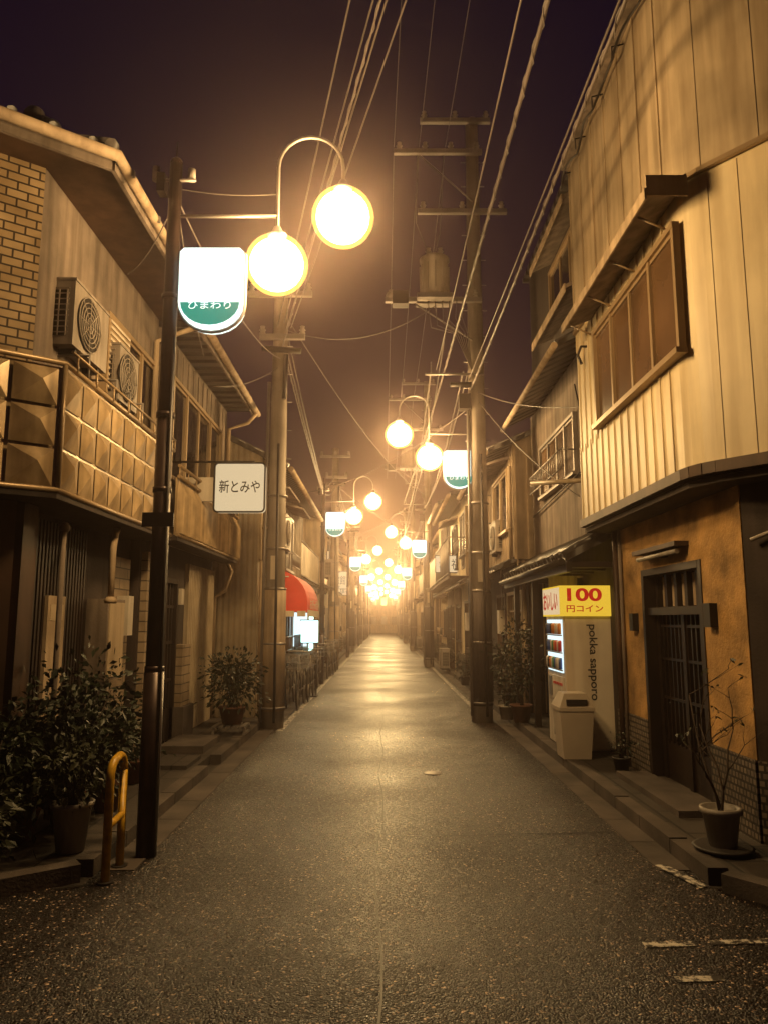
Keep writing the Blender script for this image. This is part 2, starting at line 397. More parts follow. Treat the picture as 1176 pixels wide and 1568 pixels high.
def lamp(xp,y,s,post=True,full=True,dz=0):
    G=group('street_lamp',(xp,y,0))
    if post:
        b=B('post',G); b.tube([(xp,y,0),(xp,y,1.2)],.068,'metal',16); b.tube([(xp,y,1.2),(xp,y,3.0)],.06,'metal',16,.057)
        b.tube([(xp,y,3.0),(xp,y,5.0)],.055,'metal',16,.048)
        for z in (1.2,2.45,3.0,3.9): b.tube([(xp,y,z),(xp,y,z+.04)],.066,'metal',16)
        b.sphere((xp,y,5.0),.05,'metal',12,8); b.tube([(xp,y,5.),(xp,y,5.18)],.008,'metal',5)
        b.box(xp-.13,xp-.07,y-.05,y+.05,4.75,4.9,'dark'); b.tube([(xp-.14,y-.02,4.85),(xp+.16,y-.02,4.85)],.012,'galv',6)
        b.tube([(xp+.12,y,4.86),(xp+.12,y,4.95)],.03,'potw',8); b.tube([(xp-.15,y,4.86),(xp-.15,y,4.97)],.03,'potw',8)
        b.box(xp-.11,xp+.11,y-.075,y-.06,2.2,2.3,'dark')
        b.tube([(xp+.055,y-.04,.2),(xp+.05,y-.04,3.6)],.012,'dark',6)
        b.done()
    z=dz
    b=B('arm',G)
    x1=xp-s*.78; x2=xp-s*1.27; cx=(x1+x2)/2; rr=abs(x2-x1)/2
    b.tube([(xp,y,4.57+z),(x1,y,4.57+z)],.014,'galv',8)
    pts=[(x1,y,4.40+z),(x1,y,4.6+z),(x1,y,4.97+z)]
    for k in range(1,13):
        a=math.pi*k/12; pts.append((cx+s*rr*math.cos(a),y,4.97+z+.25*math.sin(a)))
    pts.append((x2,y,4.8+z)); b.tube(pts,.014,'galv',8)
    b.tube([(xp,y,4.2+z),(xp-s*.1,y,4.2+z)],.012,'galv',6); b.tube([(xp,y,3.85+z),(xp-s*.1,y,3.85+z)],.012,'galv',6)
    b.done()
    glow_globe(G,(x1,y,4.18+z),True,235 if full else 500); glow_globe(G,(x2,y,4.56+z),full,235)
    cxs=xp-s*.31
    b=B('sign_box',G); b.prismXZ(shield(.235,3.66+z,4.28+z,cxs),y-.07,y+.07,'signw')
    b.done()
    b=B('sign_rim',G)
    pr=[(px,y,pz) for px,pz in shield(.24,3.655+z,4.285+z,cxs)]; pr.append(pr[0]); b.tube(pr,.014,'galv',6); b.done()
    b=B('sign_band',G)
    for yy in (y-.078,y+.078):
        pts=[]
        for k in range(0,13):
            a=math.pi*k/12; pts.append((cxs+.215*math.cos(a),3.68+z+.17-.17*math.sin(a)))
        b.prismXZ(pts,yy-.004,yy+.004,'teal')
    b.done()
    if y<20: text('ひまわり',G,'sign_text',(cxs,y-.086,3.825+z),.31,.055,'signw')
    return G
lamp(-1.58,5.2,-1)
for j,yy in enumerate([18.7,32.1,45.5,59,72,85]): lamp(-1.55,yy,-1,True,j<1)
for j,yy in enumerate([11.8,25.3,38.8,52,65.5,79]): lamp(1.52,yy,1,False,j<2)

# ------------------------------------------------------------------ utility poles
def insulator(b,x,y,z): b.lathe((x,y,z),[(.02,0),(.05,.02),(.03,.05),(.055,.07),(.03,.1),(.04,.13),(.01,.14)],'potw',10)
def upole(x,y,top=10.,detail=True,name='utility_pole',sl='plasterd'):
    G=group(name,(x,y,0))
    b=B('pole',G); b.tube([(x,y,0),(x,y,top)],.165,'cpole',20,.105)
    b.done()
    b=B('sleeve',G); b.tube([(x,y,.25),(x,y,2.0)],.172,sl,20,.166)
    if sl=='plasterd':
        for q in range(20):
            a=2*math.pi*q/20; b.tube([(x+.17*math.cos(a),y+.17*math.sin(a),.3),(x+.166*math.cos(a),y+.166*math.sin(a),1.95)],.008,'plasterd',4)
    for z in (.28,1.2,2.,2.6,3.4): b.tube([(x,y,z),(x,y,z+.03)],.178-.004*z,'galv',20)
    b.box(x-.05,x+.05,y-.178,y-.16,2.15,2.5,'signp')
    b.done()
    b=B('conduits',G); b.tube([(x-.17,y-.08,.1),(x-.15,y-.07,5.2)],.025,'galv',8); b.tube([(x+.05,y-.2,.1),(x+.03,y-.17,4.2)],.02,'dark',8)
    for z in [2.2+.45*i for i in range(int((top-2.5)/.45))]:
        b.tube([(x-.2,y,z),(x+.2,y,z)],.01,'galv',5)
    b.done()
    s=1 if x>0 else -1
    b=B('crossarms',G)
    def arm(z,a,c,ins=3):
        x0=x-s*a; x1=x+s*c; b.box(x0,x1,y-.19,y-.11,z-.04,z+.04,'galv')
        for i in range(ins): insulator(b,x0+(x1-x0)*(.06+.88*i/(ins-1)),y-.15,z+.04)
    if detail:
        arm(top-.7,1.35,.15,4); arm(top-.12,.9,.3,3); arm(top-1.8,.95,.55,3); arm(6.82,1.5,.1,3)
        b.tube([(x,y-.1,top-1.6),(x-s*.9,y-.12,top-.75)],.014,'galv',6); b.tube([(x,y-.1,6.1),(x-s*1.0,y-.12,6.76)],.014,'galv',6)
        b.tube([(x-s*.85,y-.15,5.54),(x+.1,y-.15,5.54)],.02,'galv',6); b.tube([(x-s*.75,y-.15,5.54),(x-s*.75,y-.15,5.75)],.015,'galv',6)
        b.box(x-.3,x-.12,y-.2,y-.02,4.95,5.2,'dark'); b.tube([(x-s*.45,y-.16,5.36),(x-s*.1,y-.16,5.36)],.045,'dark',8)
    else:
        arm(top-.3,.5,.5,3); arm(top-1.0,.4,.3,2)
        b.tube([(x-.25,y-.2,top-1.2),(x+.35,y-.2,top-1.25)],.05,'dark',8); b.tube([(x+.1,y-.18,top-2.),(x+.12,y-.18,top-1.3)],.035,'dark',8)
    b.done()
    if detail:
        xt=x-s*.68
        b=B('transformer',G)
        b.lathe((xt,y-.15,6.87),[(.2,0),(.23,.03),(.23,.6),(.25,.62),(.25,.66),(.15,.72),(.02,.74)],'cpole',20)
        for q in range(12):
            a=2*math.pi*q/12; b.box(xt+.24*math.cos(a)-.01,xt+.24*math.cos(a)+.01,y-.15+.24*math.sin(a)-.01,y-.15+.24*math.sin(a)+.01,6.95,7.4,'cpole')
        for dx in (-.1,.1): insulator(b,xt+dx,y-.2,7.58)
        b.box(x-s*1.38,x-s*1.12,y-.25,y-.05,6.72,6.95,'dark'); b.sphere((x-s*1.42,y-.15,6.9),.07,'potw',10,8)
        b.box(xt-.3,xt+.3,y-.36,y+.06,6.78,6.86,'galv')
        b.tube([(xt,y-.15,7.6),(xt+.1,y-.15,8.0),(x-s*.5,y-.15,top-.75)],.008,'cable',5)
        b.tube([(xt-.1,y-.2,7.6),(xt-.3,y-.15,8.2),(x-s*.95,y-.15,top-.75)],.008,'cable',5)
        for i in range(6):
            b.tube([(x-s*(.2+.12*i),y-.2,6.8),(x-s*(.25+.1*i),y-.25,6.5-.04*i),(x-s*(.15+.04*i),y-.22,6.2),(x-s*.1,y-.2,5.6)],.009,'cable',5)
        b.done()
    return G
upole(1.52,11.8,10.2); upole(1.52,25.5,10.,True); upole(1.52,39,9.8,False); upole(1.52,52.2,9.5,False); upole(1.52,65.7,9.5,False); upole(1.52,79.2,9.5,False)
upole(-1.62,11.1,6.9,False,sl='beige'); upole(-1.6,24.,7.2,False,sl='beige'); upole(-1.6,37.,7.2,False); upole(-1.6,50,7.2,False); upole(-1.6,64,7.2,False)

# overhead cables
cable((-1.6,11.1,5.75),(2.5,-5,6.9),.05,.010,True,30)
for dx,dz in ((.05,.25),(-.08,.35),(.02,.5),(.14,.42)):
    cable((-1.6+dx,11.1,5.9+dz*.5),(2.5+dx*4,-5,6.9+dz),.08,.009)
cable((1.42,11.75,5.3),(1.75,-5,6.1),.12,.016,True,30)
cable((1.38,11.75,5.45),(2.0,-5,6.6),.1,.010)
cable((.7,25.3,5.6),(1.35,-5,6.4),.35,.018,True,30)
cable((.85,11.6,5.6),(1.15,-5,6.75),.15,.009)
for dx in (.17,.6,1.05): 
    cable((dx,11.65,9.6),(dx+.3,-6,9.9),.3,.007); cable((dx,11.65,9.6),(dx,25.35,9.4),.3,.008); cable((dx,25.35,9.4),(dx,39,9.1),.3,.009)
for dx,z in ((1.0,6.2),(1.3,5.6),(1.45,5.9),(.77,5.6)):
    cable((dx,11.7,z),(dx+.1,25.4,z-.2),.35,.014,z==5.6); cable((dx+.1,25.4,z-.2),(dx,39,z-.2),.35,.014); cable((dx,39,z-.2),(dx,65,z-.4),.5,.016)
for dz in (0,.2,.5):
    cable((-1.6,11.1,5.9+dz),(-1.55,18.7,4.75+dz*.3),.1,.012,dz==0); cable((-1.55,18.7,4.8+dz*.3),(-1.6,24,5.9+dz),.15,.011); cable((-1.6,24,5.9+dz),(-1.6,37,5.9+dz),.3,.012); cable((-1.6,37,5.9+dz),(-1.6,64,5.9+dz),.5,.014)
cable((-1.6,11.1,6.1),(.85,11.6,6.7),.35,.008); cable((-1.6,11.1,6.4),(1.4,25.4,5.9),.4,.009)
cable((1.5,11.8,5.3),(2.3,8.3,4.0),.1,.007); cable((1.5,11.8,5.2),(2.5,9.0,3.0),.15,.007); cable((1.5,11.8,5.1),(-1.9,16,4.3),.3,.007)
cable((-1.58,5.2,4.8),(-2.1,8.3,4.6),.12,.005); cable((-1.58,5.2,4.75),(-1.6,11.1,5.6),.25,.006); cable((-1.58,5.2,4.7),(-2.2,6,4.5),.1,.005)
cable((-1.58,5.2,4.8),(-.8,5.2,4.75),.03,.004)
cable((-1.6,11.1,5.5),(-2.2,9.4,4.6),.1,.007); cable((-1.6,24,6),(2.,30,4.8),.3,.009)
cable((1.5,25.4,6),(-2,29,4.6),.3,.009)

# ------------------------------------------------------------------ facade helpers
def win(G,xf,o,y0,y1,z0,z1,n=2,frame='alu',gl='glass',rail=False):
    b=B('window_glass',G); b.box(xf+o*.002,xf+o*.014,y0,y1,z0,z1,gl); b.done()
    b=B('window_frame',G); t=.045; d=.055
    b.box(xf,xf+o*d,y0-t,y1+t,z1,z1+t,frame); b.box(xf,xf+o*(d+.03),y0-t-.02,y1+t+.02,z0-t,z0,frame)
    b.box(xf,xf+o*(d-.003),y0-t,y0,z0,z1,frame); b.box(xf,xf+o*(d-.003),y1,y1+t,z0,z1,frame)
    for i in range(1,n):
        y=y0+(y1-y0)*i/n; b.box(xf,xf+o*(.03+.012*(i%2)),y-.022,y+.022,z0,z1,frame)
    b.box(xf,xf+o*.028,y0,y1,z0,z0+.035,frame); b.box(xf,xf+o*.028,y0,y1,z1-.03,z1,frame)
    if rail:
        for z in (z0+.05,z0+.3): b.tube([(xf+o*.2,y0-.05,z),(xf+o*.2,y1+.05,z)],.012,frame,6)
        k=int((y1-y0)/.11)
        for i in range(k+1):
            y=y0+(y1-y0)*i/k; b.tube([(xf+o*.2,y,z0+.05),(xf+o*.2,y,z0+.3)],.007,frame,5)
        for y in (y0-.04,y1+.04): b.tube([(xf,y,z0+.28),(xf+o*.2,y,z0+.28)],.01,frame,5)
    b.done()
def latdoor(G,xf,o,y0,y1,z0,z1,m='wood',back='frost',n=9):
    b=B('door_panel',G); b.box(xf+o*.002,xf+o*.012,y0,y1,z0,z1,back); b.done()
    b=B('door',G); t=.06
    b.box(xf,xf+o*.07,y0-t,y0,z0,z1+t,m); b.box(xf,xf+o*.07,y1,y1+t,z0,z1+t,m); b.box(xf,xf+o*.068,y0,y1,z1,z1+t,m)
    b.box(xf,xf+o*.03,y0,y1,z0,z0+.38,m); ym=(y0+y1)/2; b.box(xf,xf+o*.05,ym-.035,ym+.035,z0,z1,m)
    for i in range(n):
        y=y0+(y1-y0)*(i+.5)/n; b.box(xf,xf+o*.034,y-.013,y+.013,z0+.38,z1,m)
    for k in (.38,.62,.85): z=z0+(z1-z0)*k; b.box(xf,xf+o*.036,y0,y1,z-.018,z+.018,m)
    b.done()
def ac(x,y,z,o,L=.75,H=.55):
    G=group('air_conditioner_unit',(x,y,z)); b=B('casing',G)
    b.box(x-o*.26,x,y,y+L,z,z+H,'acw'); b.box(x-o*.27,x+o*.008,y-.008,y+L+.008,z+H,z+H+.02,'acw'); b.done()
    b=B('fan_grille',G); c=(x+o*.004,y+L*.4,z+H*.5)
    b.discX(c,.22,o*.006,'dark',24)
    for r in (.06,.1,.14,.18,.22): b.tube([(x+o*.018,c[1]+r*math.cos(2*math.pi*q/20),c[2]+r*math.sin(2*math.pi*q/20)) for q in range(21)],.005,'acw',4)
    for q in range(8):
        a=math.pi*q/4; b.tube([(x+o*.018,c[1],c[2]),(x+o*.018,c[1]+.22*math.cos(a),c[2]+.22*math.sin(a))],.004,'acw',4)
    b.box(x-o*.23,x-o*.05,y-.006,y,z+.07,z+H-.08,'dark')
    for i in range(9): b.box(x-o*.24,x-o*.04,y-.014,y-.006,z+.09+i*.045,z+.098+i*.045,'acw')
    for i in range(4): b.box(x-o*(.24-.06*i),x-o*(.232-.06*i),y-.016,y-.008,z+.07,z+H-.08,'acw')
    b.done()
    b=B('feet_and_pipe',G); b.box(x-o*.26,x-o*.02,y+.1,y+.14,z-.05,z,'dark'); b.box(x-o*.26,x-o*.02,y+L-.14,y+L-.1,z-.05,z,'dark')
    b.tube([(x-o*.2,y+L,z+.1),(x-o*.2,y+L+.1,z+.05),(x-o*.24,y+L+.12,z-.5)],.02,'beige',6); b.done()
def downpipe(G,x,y,z0,z1,m='beige'):
    b=B('downpipe',G); b.tube([(x,y,z0),(x,y,z1)],.035,m,10)
    for z in [z0+.5+i*.9 for i in range(int((z1-z0)/.9))]: b.tube([(x,y,z),(x,y,z+.03)],.043,m,10)
    b.done()
def ribs(G,xf,o,y0,y1,z0,z1,m,step=.2,d=.014,w=.02):
    b=B('siding_seams',G); n=int((y1-y0)/step)
    for i in range(n+1):
        y=y0+(y1-y0)*i/n; b.box(xf,xf+o*d,y-w/2,y+w/2,z0,z1,m)
    b.done()
def quilt(b,p0,p1,z0,z1,cols,rows,depth,nrm,m):
    a=Vector((*p0,0)); c=Vector((*p1,0)); nv=Vector((*nrm,0)).normalized()
    for i in range(cols):
        for j in range(rows):
            q=[a.lerp(c,(i+.04)/cols),a.lerp(c,(i+.96)/cols)]
            za=z0+(z1-z0)*(j+.04)/rows; zb=z0+(z1-z0)*(j+.96)/rows
            pts=[Vector((q[0].x,q[0].y,za)),Vector((q[1].x,q[1].y,za)),Vector((q[1].x,q[1].y,zb)),Vector((q[0].x,q[0].y,zb))]
            ap=pts[3].lerp(pts[1],.38)+nv*depth
            for k in range(4): b.face([pts[k],pts[(k+1)%4],ap],m)

# ================================================================== LEFT corner house (brick chamfer)
G=group('brick_corner_house',(-4,6.5,0))
ch=Vector((-.8,-.6)); 
def Lp(x,y,t): return (x+ch.x*t,y+ch.y*t)
b=B('ground_floor_walls',G)
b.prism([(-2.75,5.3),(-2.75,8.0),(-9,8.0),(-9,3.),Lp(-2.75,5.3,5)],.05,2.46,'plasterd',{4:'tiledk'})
b.box(-2.74,-2.6,5.3,5.52,.09,2.4,'wood2'); b.obox((-2.66,5.28),Lp(-2.66,5.28,.2),.12,.09,2.4,'wood2')
b.done()
b=B('slatted_shutter',G)
for i in range(20): b.box(-2.75,-2.715,5.58+i*.06,5.61+i*.06,.15,2.35,'wood')
b.box(-2.75,-2.69,5.98,6.3,.2,1.75,'beige'); b.box(-2.69,-2.685,6.02,6.26,1.55,1.68,'creamhi')
b.done()
b=B('pipes_and_meter',G)
b.tube([(-2.5,5.75,.1),(-2.5,5.75,2.25)],.022,'plaster',8); b.sphere((-2.5,5.75,2.27),.045,'plaster',10,8)
b.tube([(-2.42,6.6,1.75),(-2.42,6.6,2.2),(-2.44,6.7,2.33),(-2.5,6.9,2.4)],.03,'beige',8); b.lathe((-2.42,6.6,1.7),[(.05,0),(.06,.03),(.03,.06)],'beige',10)
b.box(-2.75,-2.55,6.9,7.35,1.0,1.75,'plaster'); b.box(-2.55,-2.54,6.93,7.32,1.03,1.72,'creamhi')
b.tube([(-2.6,7.1,.1),(-2.6,7.1,1.)],.02,'plaster',6)
b.box(-2.75,-2.6,7.6,7.75,1.4,1.8,'white'); b.box(-2.75,-2.72,7.45,7.95,.1,2.2,'stonepier'); b.done()
b=B('upper_walls',G)
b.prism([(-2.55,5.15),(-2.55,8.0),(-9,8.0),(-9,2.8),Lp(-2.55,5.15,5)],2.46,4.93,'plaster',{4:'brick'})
b.done()
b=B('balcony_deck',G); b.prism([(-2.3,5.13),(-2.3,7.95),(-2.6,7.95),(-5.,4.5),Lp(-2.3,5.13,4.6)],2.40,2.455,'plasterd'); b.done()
b=B('balcony_panels',G)
b.obox((-2.32,5.17),(-2.32,7.9),.02,2.46,3.36,'quilt'); b.obox((-2.32,5.16),Lp(-2.32,5.16,3.9),.02,2.46,3.36,'quilt')
quilt(b,(-2.3,5.17),(-2.3,7.9),2.47,3.35,9,3,.05,(1,0),'quilt')
quilt(b,Lp(-2.305,5.13,.02),Lp(-2.305,5.13,3.9),2.47,3.35,12,3,.05,(.6,-.8),'quilt')
b.tube([(-2.3,5.14,2.44),(-2.3,5.14,3.4)],.018,'alu',6)
for z in (2.46,3.39):
    b.tube([Lp(-2.3,5.14,3.9)+(z,),(-2.3,5.14,z),(-2.3,7.93,z)],.022,'alu',8)
b.tube([(-2.28,5.2,3.5),(-2.28,7.9,3.5)],.012,'alu',6)
for i in range(8): b.tube([(-2.28,5.3+i*.37,3.38),(-2.28,5.3+i*.37,3.5)],.009,'alu',5)
b.done()
win(G,-2.55,1,6.95,7.85,3.1,4.3,2)
b=B('wall_grille',G)
b.box(-2.55,-2.45,6.3,6.85,3.55,4.3,'alu')
for i in range(12): b.box(-2.45,-2.44,6.33,6.82,3.6+i*.055,3.625+i*.055,'white')
b.done()
b=B('roof',G)
o0=[(-2.0,5.04),(-2.0,8.02),(-9,8.02),(-9,2.4),Lp(-2.0,5.04,5.2)]
b.prism(o0,4.93,4.985,'wood2')
A0=(-2.0,5.04,4.99);A1=(-2.0,8.02,4.99);A2=(-4.7,8.02,6.2);A3=(-4.7,6.39,6.2);C1=Lp(-2.0,5.04,5.2)+(4.99,);C2=Lp(-4.7,6.39,5.2)+(6.2,)
b.face([A0,A1,A2,A3],'rooft'); b.face([A0,A3,C2,C1],'rooft'); b.face([A3,A2,(-9,8.02,6.2),C2],'rooft'); b.face([A1,(-9,8.02,4.99),(-9,8.02,6.2),A2],'plaster')
b.tube([(-2.02,5.05,5.03),(-4.7,6.39,6.26)],.07,'rooft',8)
b.sphere((-2.72,5.42,5.45),.1,'rooft',10,8); b.sphere((-2.82,5.45,5.58),.085,'rooft',10,8); b.sphere((-2.64,5.38,5.42),.08,'rooft',10,8)
for i in range(11): b.tube([(-1.99,5.15+i*.27,5.01),(-2.4,5.15+i*.27,5.2)],.04,'rooft',8)
for i in range(16):
    p=Lp(-2.0,5.04,.15+i*.27); b.tube([(p[0],p[1],5.01),(p[0]-.24,p[1]+.32,5.2)],.04,'rooft',8)
b.done()
b=B('gutter',G)
b.tube([Lp(-1.95,5.0,5.)+(4.93,),(-1.95,5.0,4.93),(-1.95,8.0,4.93)],.045,'beige',10)
b.obox((-2.0,5.04),(-2.0,8.0),.03,4.84,4.93,'plaster'); b.obox((-2.01,5.04),Lp(-2.01,5.04,5),.03,4.84,4.93,'plaster')
for i in range(5): b.box(-2.02,-1.9,5.2+i*.65,5.23+i*.65,4.9,4.95,'galv')
b.tube([(-1.95,7.8,4.9),(-2.1,7.8,4.75),(-2.5,7.8,4.6),(-2.5,7.8,2.5)],.03,'beige',8)
b.done()
ac(-2.40,5.45,3.66,1,.7,.52); ac(-2.36,6.35,3.5,1,.5,.5)
b=B('ac_brackets',G)
for y in (5.55,6.15,6.5,6.85): b.tube([(-2.55,y,3.6),(-2.3,y,3.6),(-2.3,y,3.42)],.012,'galv',5)
b.done()

# ================================================================== LEFT second house
G=group('balcony_house',(-4,9.7,0))
b=B('walls',G)
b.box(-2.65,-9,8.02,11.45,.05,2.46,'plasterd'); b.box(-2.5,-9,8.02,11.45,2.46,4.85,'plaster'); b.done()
b=B('entrance_piers',G)
b.box(-2.66,-2.5,9.35,9.75,.09,1.25,'stonepier'); b.box(-2.66,-2.45,9.3,9.8,.09,.5,'conc'); b.box(-2.66,-2.58,8.1,8.3,.1,2.3,'stonepier')
b.box(-2.66,-2.6,9.9,11.4,.1,2.3,'corr'); b.box(-2.5,-2.0,8.5,9.35,.09,.17,'conc'); b.box(-2.3,-1.95,7.6,8.2,.09,.13,'slab'); b.done()
latdoor(G,-2.65,1,8.55,9.3,.12,2.0,'wood','glass',6)
b=B('wall_lamp',G); b.box(-2.65,-2.55,9.4,9.52,1.75,1.95,'white'); b.box(-2.65,-2.5,8.32,8.42,1.4,1.85,'white'); b.done()
ribs(G,-2.5,1,8.1,11.4,3.2,4.8,'plaster',.25)
win(G,-2.5,1,8.4,10.9,3.2,4.35,4)
b=B('balcony',G)
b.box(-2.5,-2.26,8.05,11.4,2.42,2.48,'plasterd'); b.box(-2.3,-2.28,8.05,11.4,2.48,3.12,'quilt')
b.box(-2.5,-2.3,11.38,11.4,2.48,3.12,'quilt')
for i in range(36):
    y=8.07+i*.093
    b.face([(-2.28,y,2.5),(-2.21,y+.045,2.5),(-2.21,y+.045,2.95),(-2.28,y,2.95)],'quilt'); b.face([(-2.21,y+.045,2.5),(-2.28,y+.09,2.5),(-2.28,y+.09,2.95),(-2.21,y+.045,2.95)],'quilt')
    b.face([(-2.28,y,2.95),(-2.21,y+.045,2.95),(-2.28,y+.045,3.1)],'quilt'); b.face([(-2.21,y+.045,2.95),(-2.28,y+.09,2.95),(-2.28,y+.045,3.1)],'quilt')
for z in (2.48,3.13,3.25): b.tube([(-2.26,8.03,z),(-2.26,11.42,z)],.02,'alu',8)
for i in range(10): b.tube([(-2.26,8.05+i*.37,3.1),(-2.26,8.05+i*.37,3.25)],.01,'alu',5)
b.done()
b=B('roof',G)
b.prismXZ([(-2.08,4.86),(-2.08,4.92),(-5,6.1),(-9,4.9),(-9,4.86)],8.03,11.5,'rooft')
for i in range(13): b.tube([(-2.06,8.15+i*.27,4.95),(-5,8.15+i*.27,6.13)],.045,'rooft',8)
b.done()
b=B('gutter',G); b.tube([(-2.02,8.03,4.86),(-2.02,11.55,4.83)],.045,'beige',10); b.box(-2.1,-2.07,8.03,11.5,4.78,4.86,'plaster')
b.tube([(-2.02,11.4,4.8),(-2.15,11.4,4.65),(-2.45,11.4,4.55),(-2.45,11.4,2.5)],.03,'beige',8)
b.tube([(-2.45,11.4,2.5),(-2.35,11.45,2.3),(-2.45,11.45,2.0),(-2.6,11.45,1.9),(-2.6,11.45,.2)],.03,'beige',8); b.done()
# hanging shop sign
G=group('hanging_shop_sign',(-1.77,9.0,3.17))
b=B('board',G)
w,h,r=.31,.305,.05; pts=[]
for cx,cz,a0 in ((1,1,0),(-1,1,90),(-1,-1,180),(1,-1,270)):
    for k in range(5):
        a=math.radians(a0+k*22.5); pts.append((-1.77+cx*(w-r)+r*math.cos(a),3.17+cz*(h-r)+r*math.sin(a)))
b.prismXZ(pts,8.95,9.06,'signlit'); b.done()
b=B('rim',G); pr=[(x,8.945,z) for x,z in pts]; pr.append(pr[0]); b.tube(pr,.012,'ink',6); b.done()
b=B('bracket',G); b.box(-2.45,-2.08,8.97,9.04,3.0,3.3,'white'); b.tube([(-2.5,9,3.5),(-1.6,9,3.5)],.015,'dark',6); b.tube([(-1.9,9,3.5),(-1.9,9,3.46)],.012,'dark',6); b.done()
text('新とみや',G,'sign_text',(-1.77,8.944,3.18),.5,.16,'ink',bold=.01)

# ================================================================== generic houses
WL=['plaster','beige','white','creamhi','corr','plaster','wood2','cream','beige']
def blade(x0,x1,y,z,hh,body,xw):
    S=group('blade_sign',((x0+x1)/2,y,z)); bb=B('board',S); bb.box(x0,x1,y,y+.1,z,z+hh,'signlit')
    for zz in (z+.08,z+hh-.1): bb.tube([(xw,y+.05,zz),((x0+x1)/2,y+.05,zz)],.018,'galv',6)
    fr=[(x0,y-.004,z),(x1,y-.004,z),(x1,y-.004,z+hh),(x0,y-.004,z+hh),(x0,y-.004,z)]; bb.tube(fr,.012,'dark',5)
    bb.done(); w=abs(x1-x0)
    text(body,S,'sign_text',((x0+x1)/2,y-.003,z+hh/2),w*.75,min(hh*.6,w*.6),'ink')
def house(s,y0,y1,seed,xf=None,xu=None,h1=None,h2=None,wu=None,wl=None,name='two_storey_townhouse',ribbed=None,balc=None,pent=None,steep=.42,awn=True):
    r=random.Random(seed); o=-s
    xf=xf or r.uniform(2.1,2.5); xu=xu or xf-r.choice([0,0,.1,.2,.3]); h1=h1 or r.uniform(2.5,2.8); h2=h2 or h1+r.uniform(1.8,2.6)
    wu=wu or r.choice(WL); wl=wl or r.choice(WL)
    X=lambda a:s*a
    far=y0>45
    G=group(name,(X(4),(y0+y1)/2,0))
    b=B('walls',G); b.box(X(xf),X(9),y0,y1,.05,h1,wl); b.box(X(xu),X(9),y0,y1,h1,h2,wu)
    b.prismXZ([(X(xu),h2),(X(5.2),h2+(5.2-xu)*steep),(X(9),h2)],y0,y1,wu)
    b.box(X(xf)+o*.03,X(xf),y0,y1,.05,.35+r.uniform(0,.3),r.choice(['conc','tiledk','stonepier']))
    b.done()
    ev=xu-.42
    b=B('roof',G); zr=h2+(5.2-xu)*steep; ze=h2-.42*steep
    b.prismXZ([(X(ev),ze),(X(ev),ze+.07),(X(5.2),zr+.09),(X(9.2),h2+.05),(X(9.2),h2),(X(5.2),zr+.01)],y0-.06,y1+.03,'rooft')
    if y0<40:
        n=int((y1-y0)/.27)
        for i in range(n+1): b.tube([(X(ev-.01),y0+i*.27,ze+.06),(X(5.2),y0+i*.27,zr+.08)],.04,'rooft',6)
    b.done()
    b=B('gutter',G); b.tube([(X(ev-.05),y0-.05,ze),(X(ev-.05),y1+.02,ze-.03)],.05,r.choice(['beige','white','dark']),8)
    b.done(); downpipe(G,X(xu-.05),y0+.12,h1,ze-.2,'beige'); downpipe(G,X(xf-.05),y0+.12,.1,h1,'beige')
    if ribbed or (ribbed is None and r.random()<.5):
        ribs(G,X(xu),o,y0+.02,y1-.02,h1,h2-.02,wu,.22 if not far else .45)
        bb=B('end_wall_seams',G); n=int((5-xu)/.2)
        for i in range(n): bb.box(X(xu+.02+i*.2),X(xu+.04+i*.2),y0-.014,y0,.1,h2+(i*.2)*steep-.05,wu)
        bb.done()
    y=y0+.5
    while y+1.2<y1-.3:
        w=r.uniform(1.1,1.7); w=min(w,y1-.35-y)
        zt=h2-.35-r.uniform(0,.3)
        win(G,X(xu),o,y,y+w,zt-r.uniform(.9,1.15),zt,r.choice([2,2,3,4]),r.choice(['alu','galv','wood']),r.choice(['glass','glass','frost','frost']),r.random()<.4)
        if awn and r.random()<.5:
            bb=B('window_awning',G); bb.prismXZ([(X(xu),zt+.25),(X(xu),zt+.2),(X(xu-.4),zt+.08),(X(xu-.4),zt+.12)],y-.12,y+w+.12,'plaster'); bb.done()
        y+=w+r.uniform(.5,1.1)
    if balc or (balc is None and r.random()<.4):
        bb=B('balcony',G); z=h1+.02; xb=xu-.45
        ya,yb=y0+.3,y1-.3
        bb.box(X(xb),X(xu),ya,yb,z-.06,z,'plasterd')
        if r.random()<.5:
            bb.box(X(xb),X(xb+.02),ya,yb,z+.08,z+.85,r.choice(['quilt','corr','white']))
        else:
            n=int((yb-ya)/.12)
            for i in range(n+1): bb.tube([(X(xb),ya+(yb-ya)*i/n,z),(X(xb),ya+(yb-ya)*i/n,z+.85)],.01,'galv',5)
        for zz in (z+.05,z+.88): bb.tube([(X(xb),ya,zz),(X(xb),yb,zz)],.02,'galv',6)
        for yy in (ya,yb): bb.tube([(X(xb),yy,z),(X(xb),yy,z+.88),(X(xu),yy,z+.88)],.02,'galv',6)
        bb.done()
    if pent or (pent is None and r.random()<.65):
        bb=B('pent_roof',G); bb.prismXZ([(X(xf+.0),h1+.12),(X(xf),h1+.05),(X(xf-.55),h1-.2),(X(xf-.55),h1-.13)],y0+.05,y1-.05,'rooft')
        if not far:
            n=int((y1-y0-.2)/.25)
            for i in range(n+1): bb.tube([(X(xf-.56),y0+.12+i*.25,h1-.15),(X(xf),y0+.12+i*.25,h1+.11)],.035,'rooft',6)
        bb.done()
    y=y0+.35; 
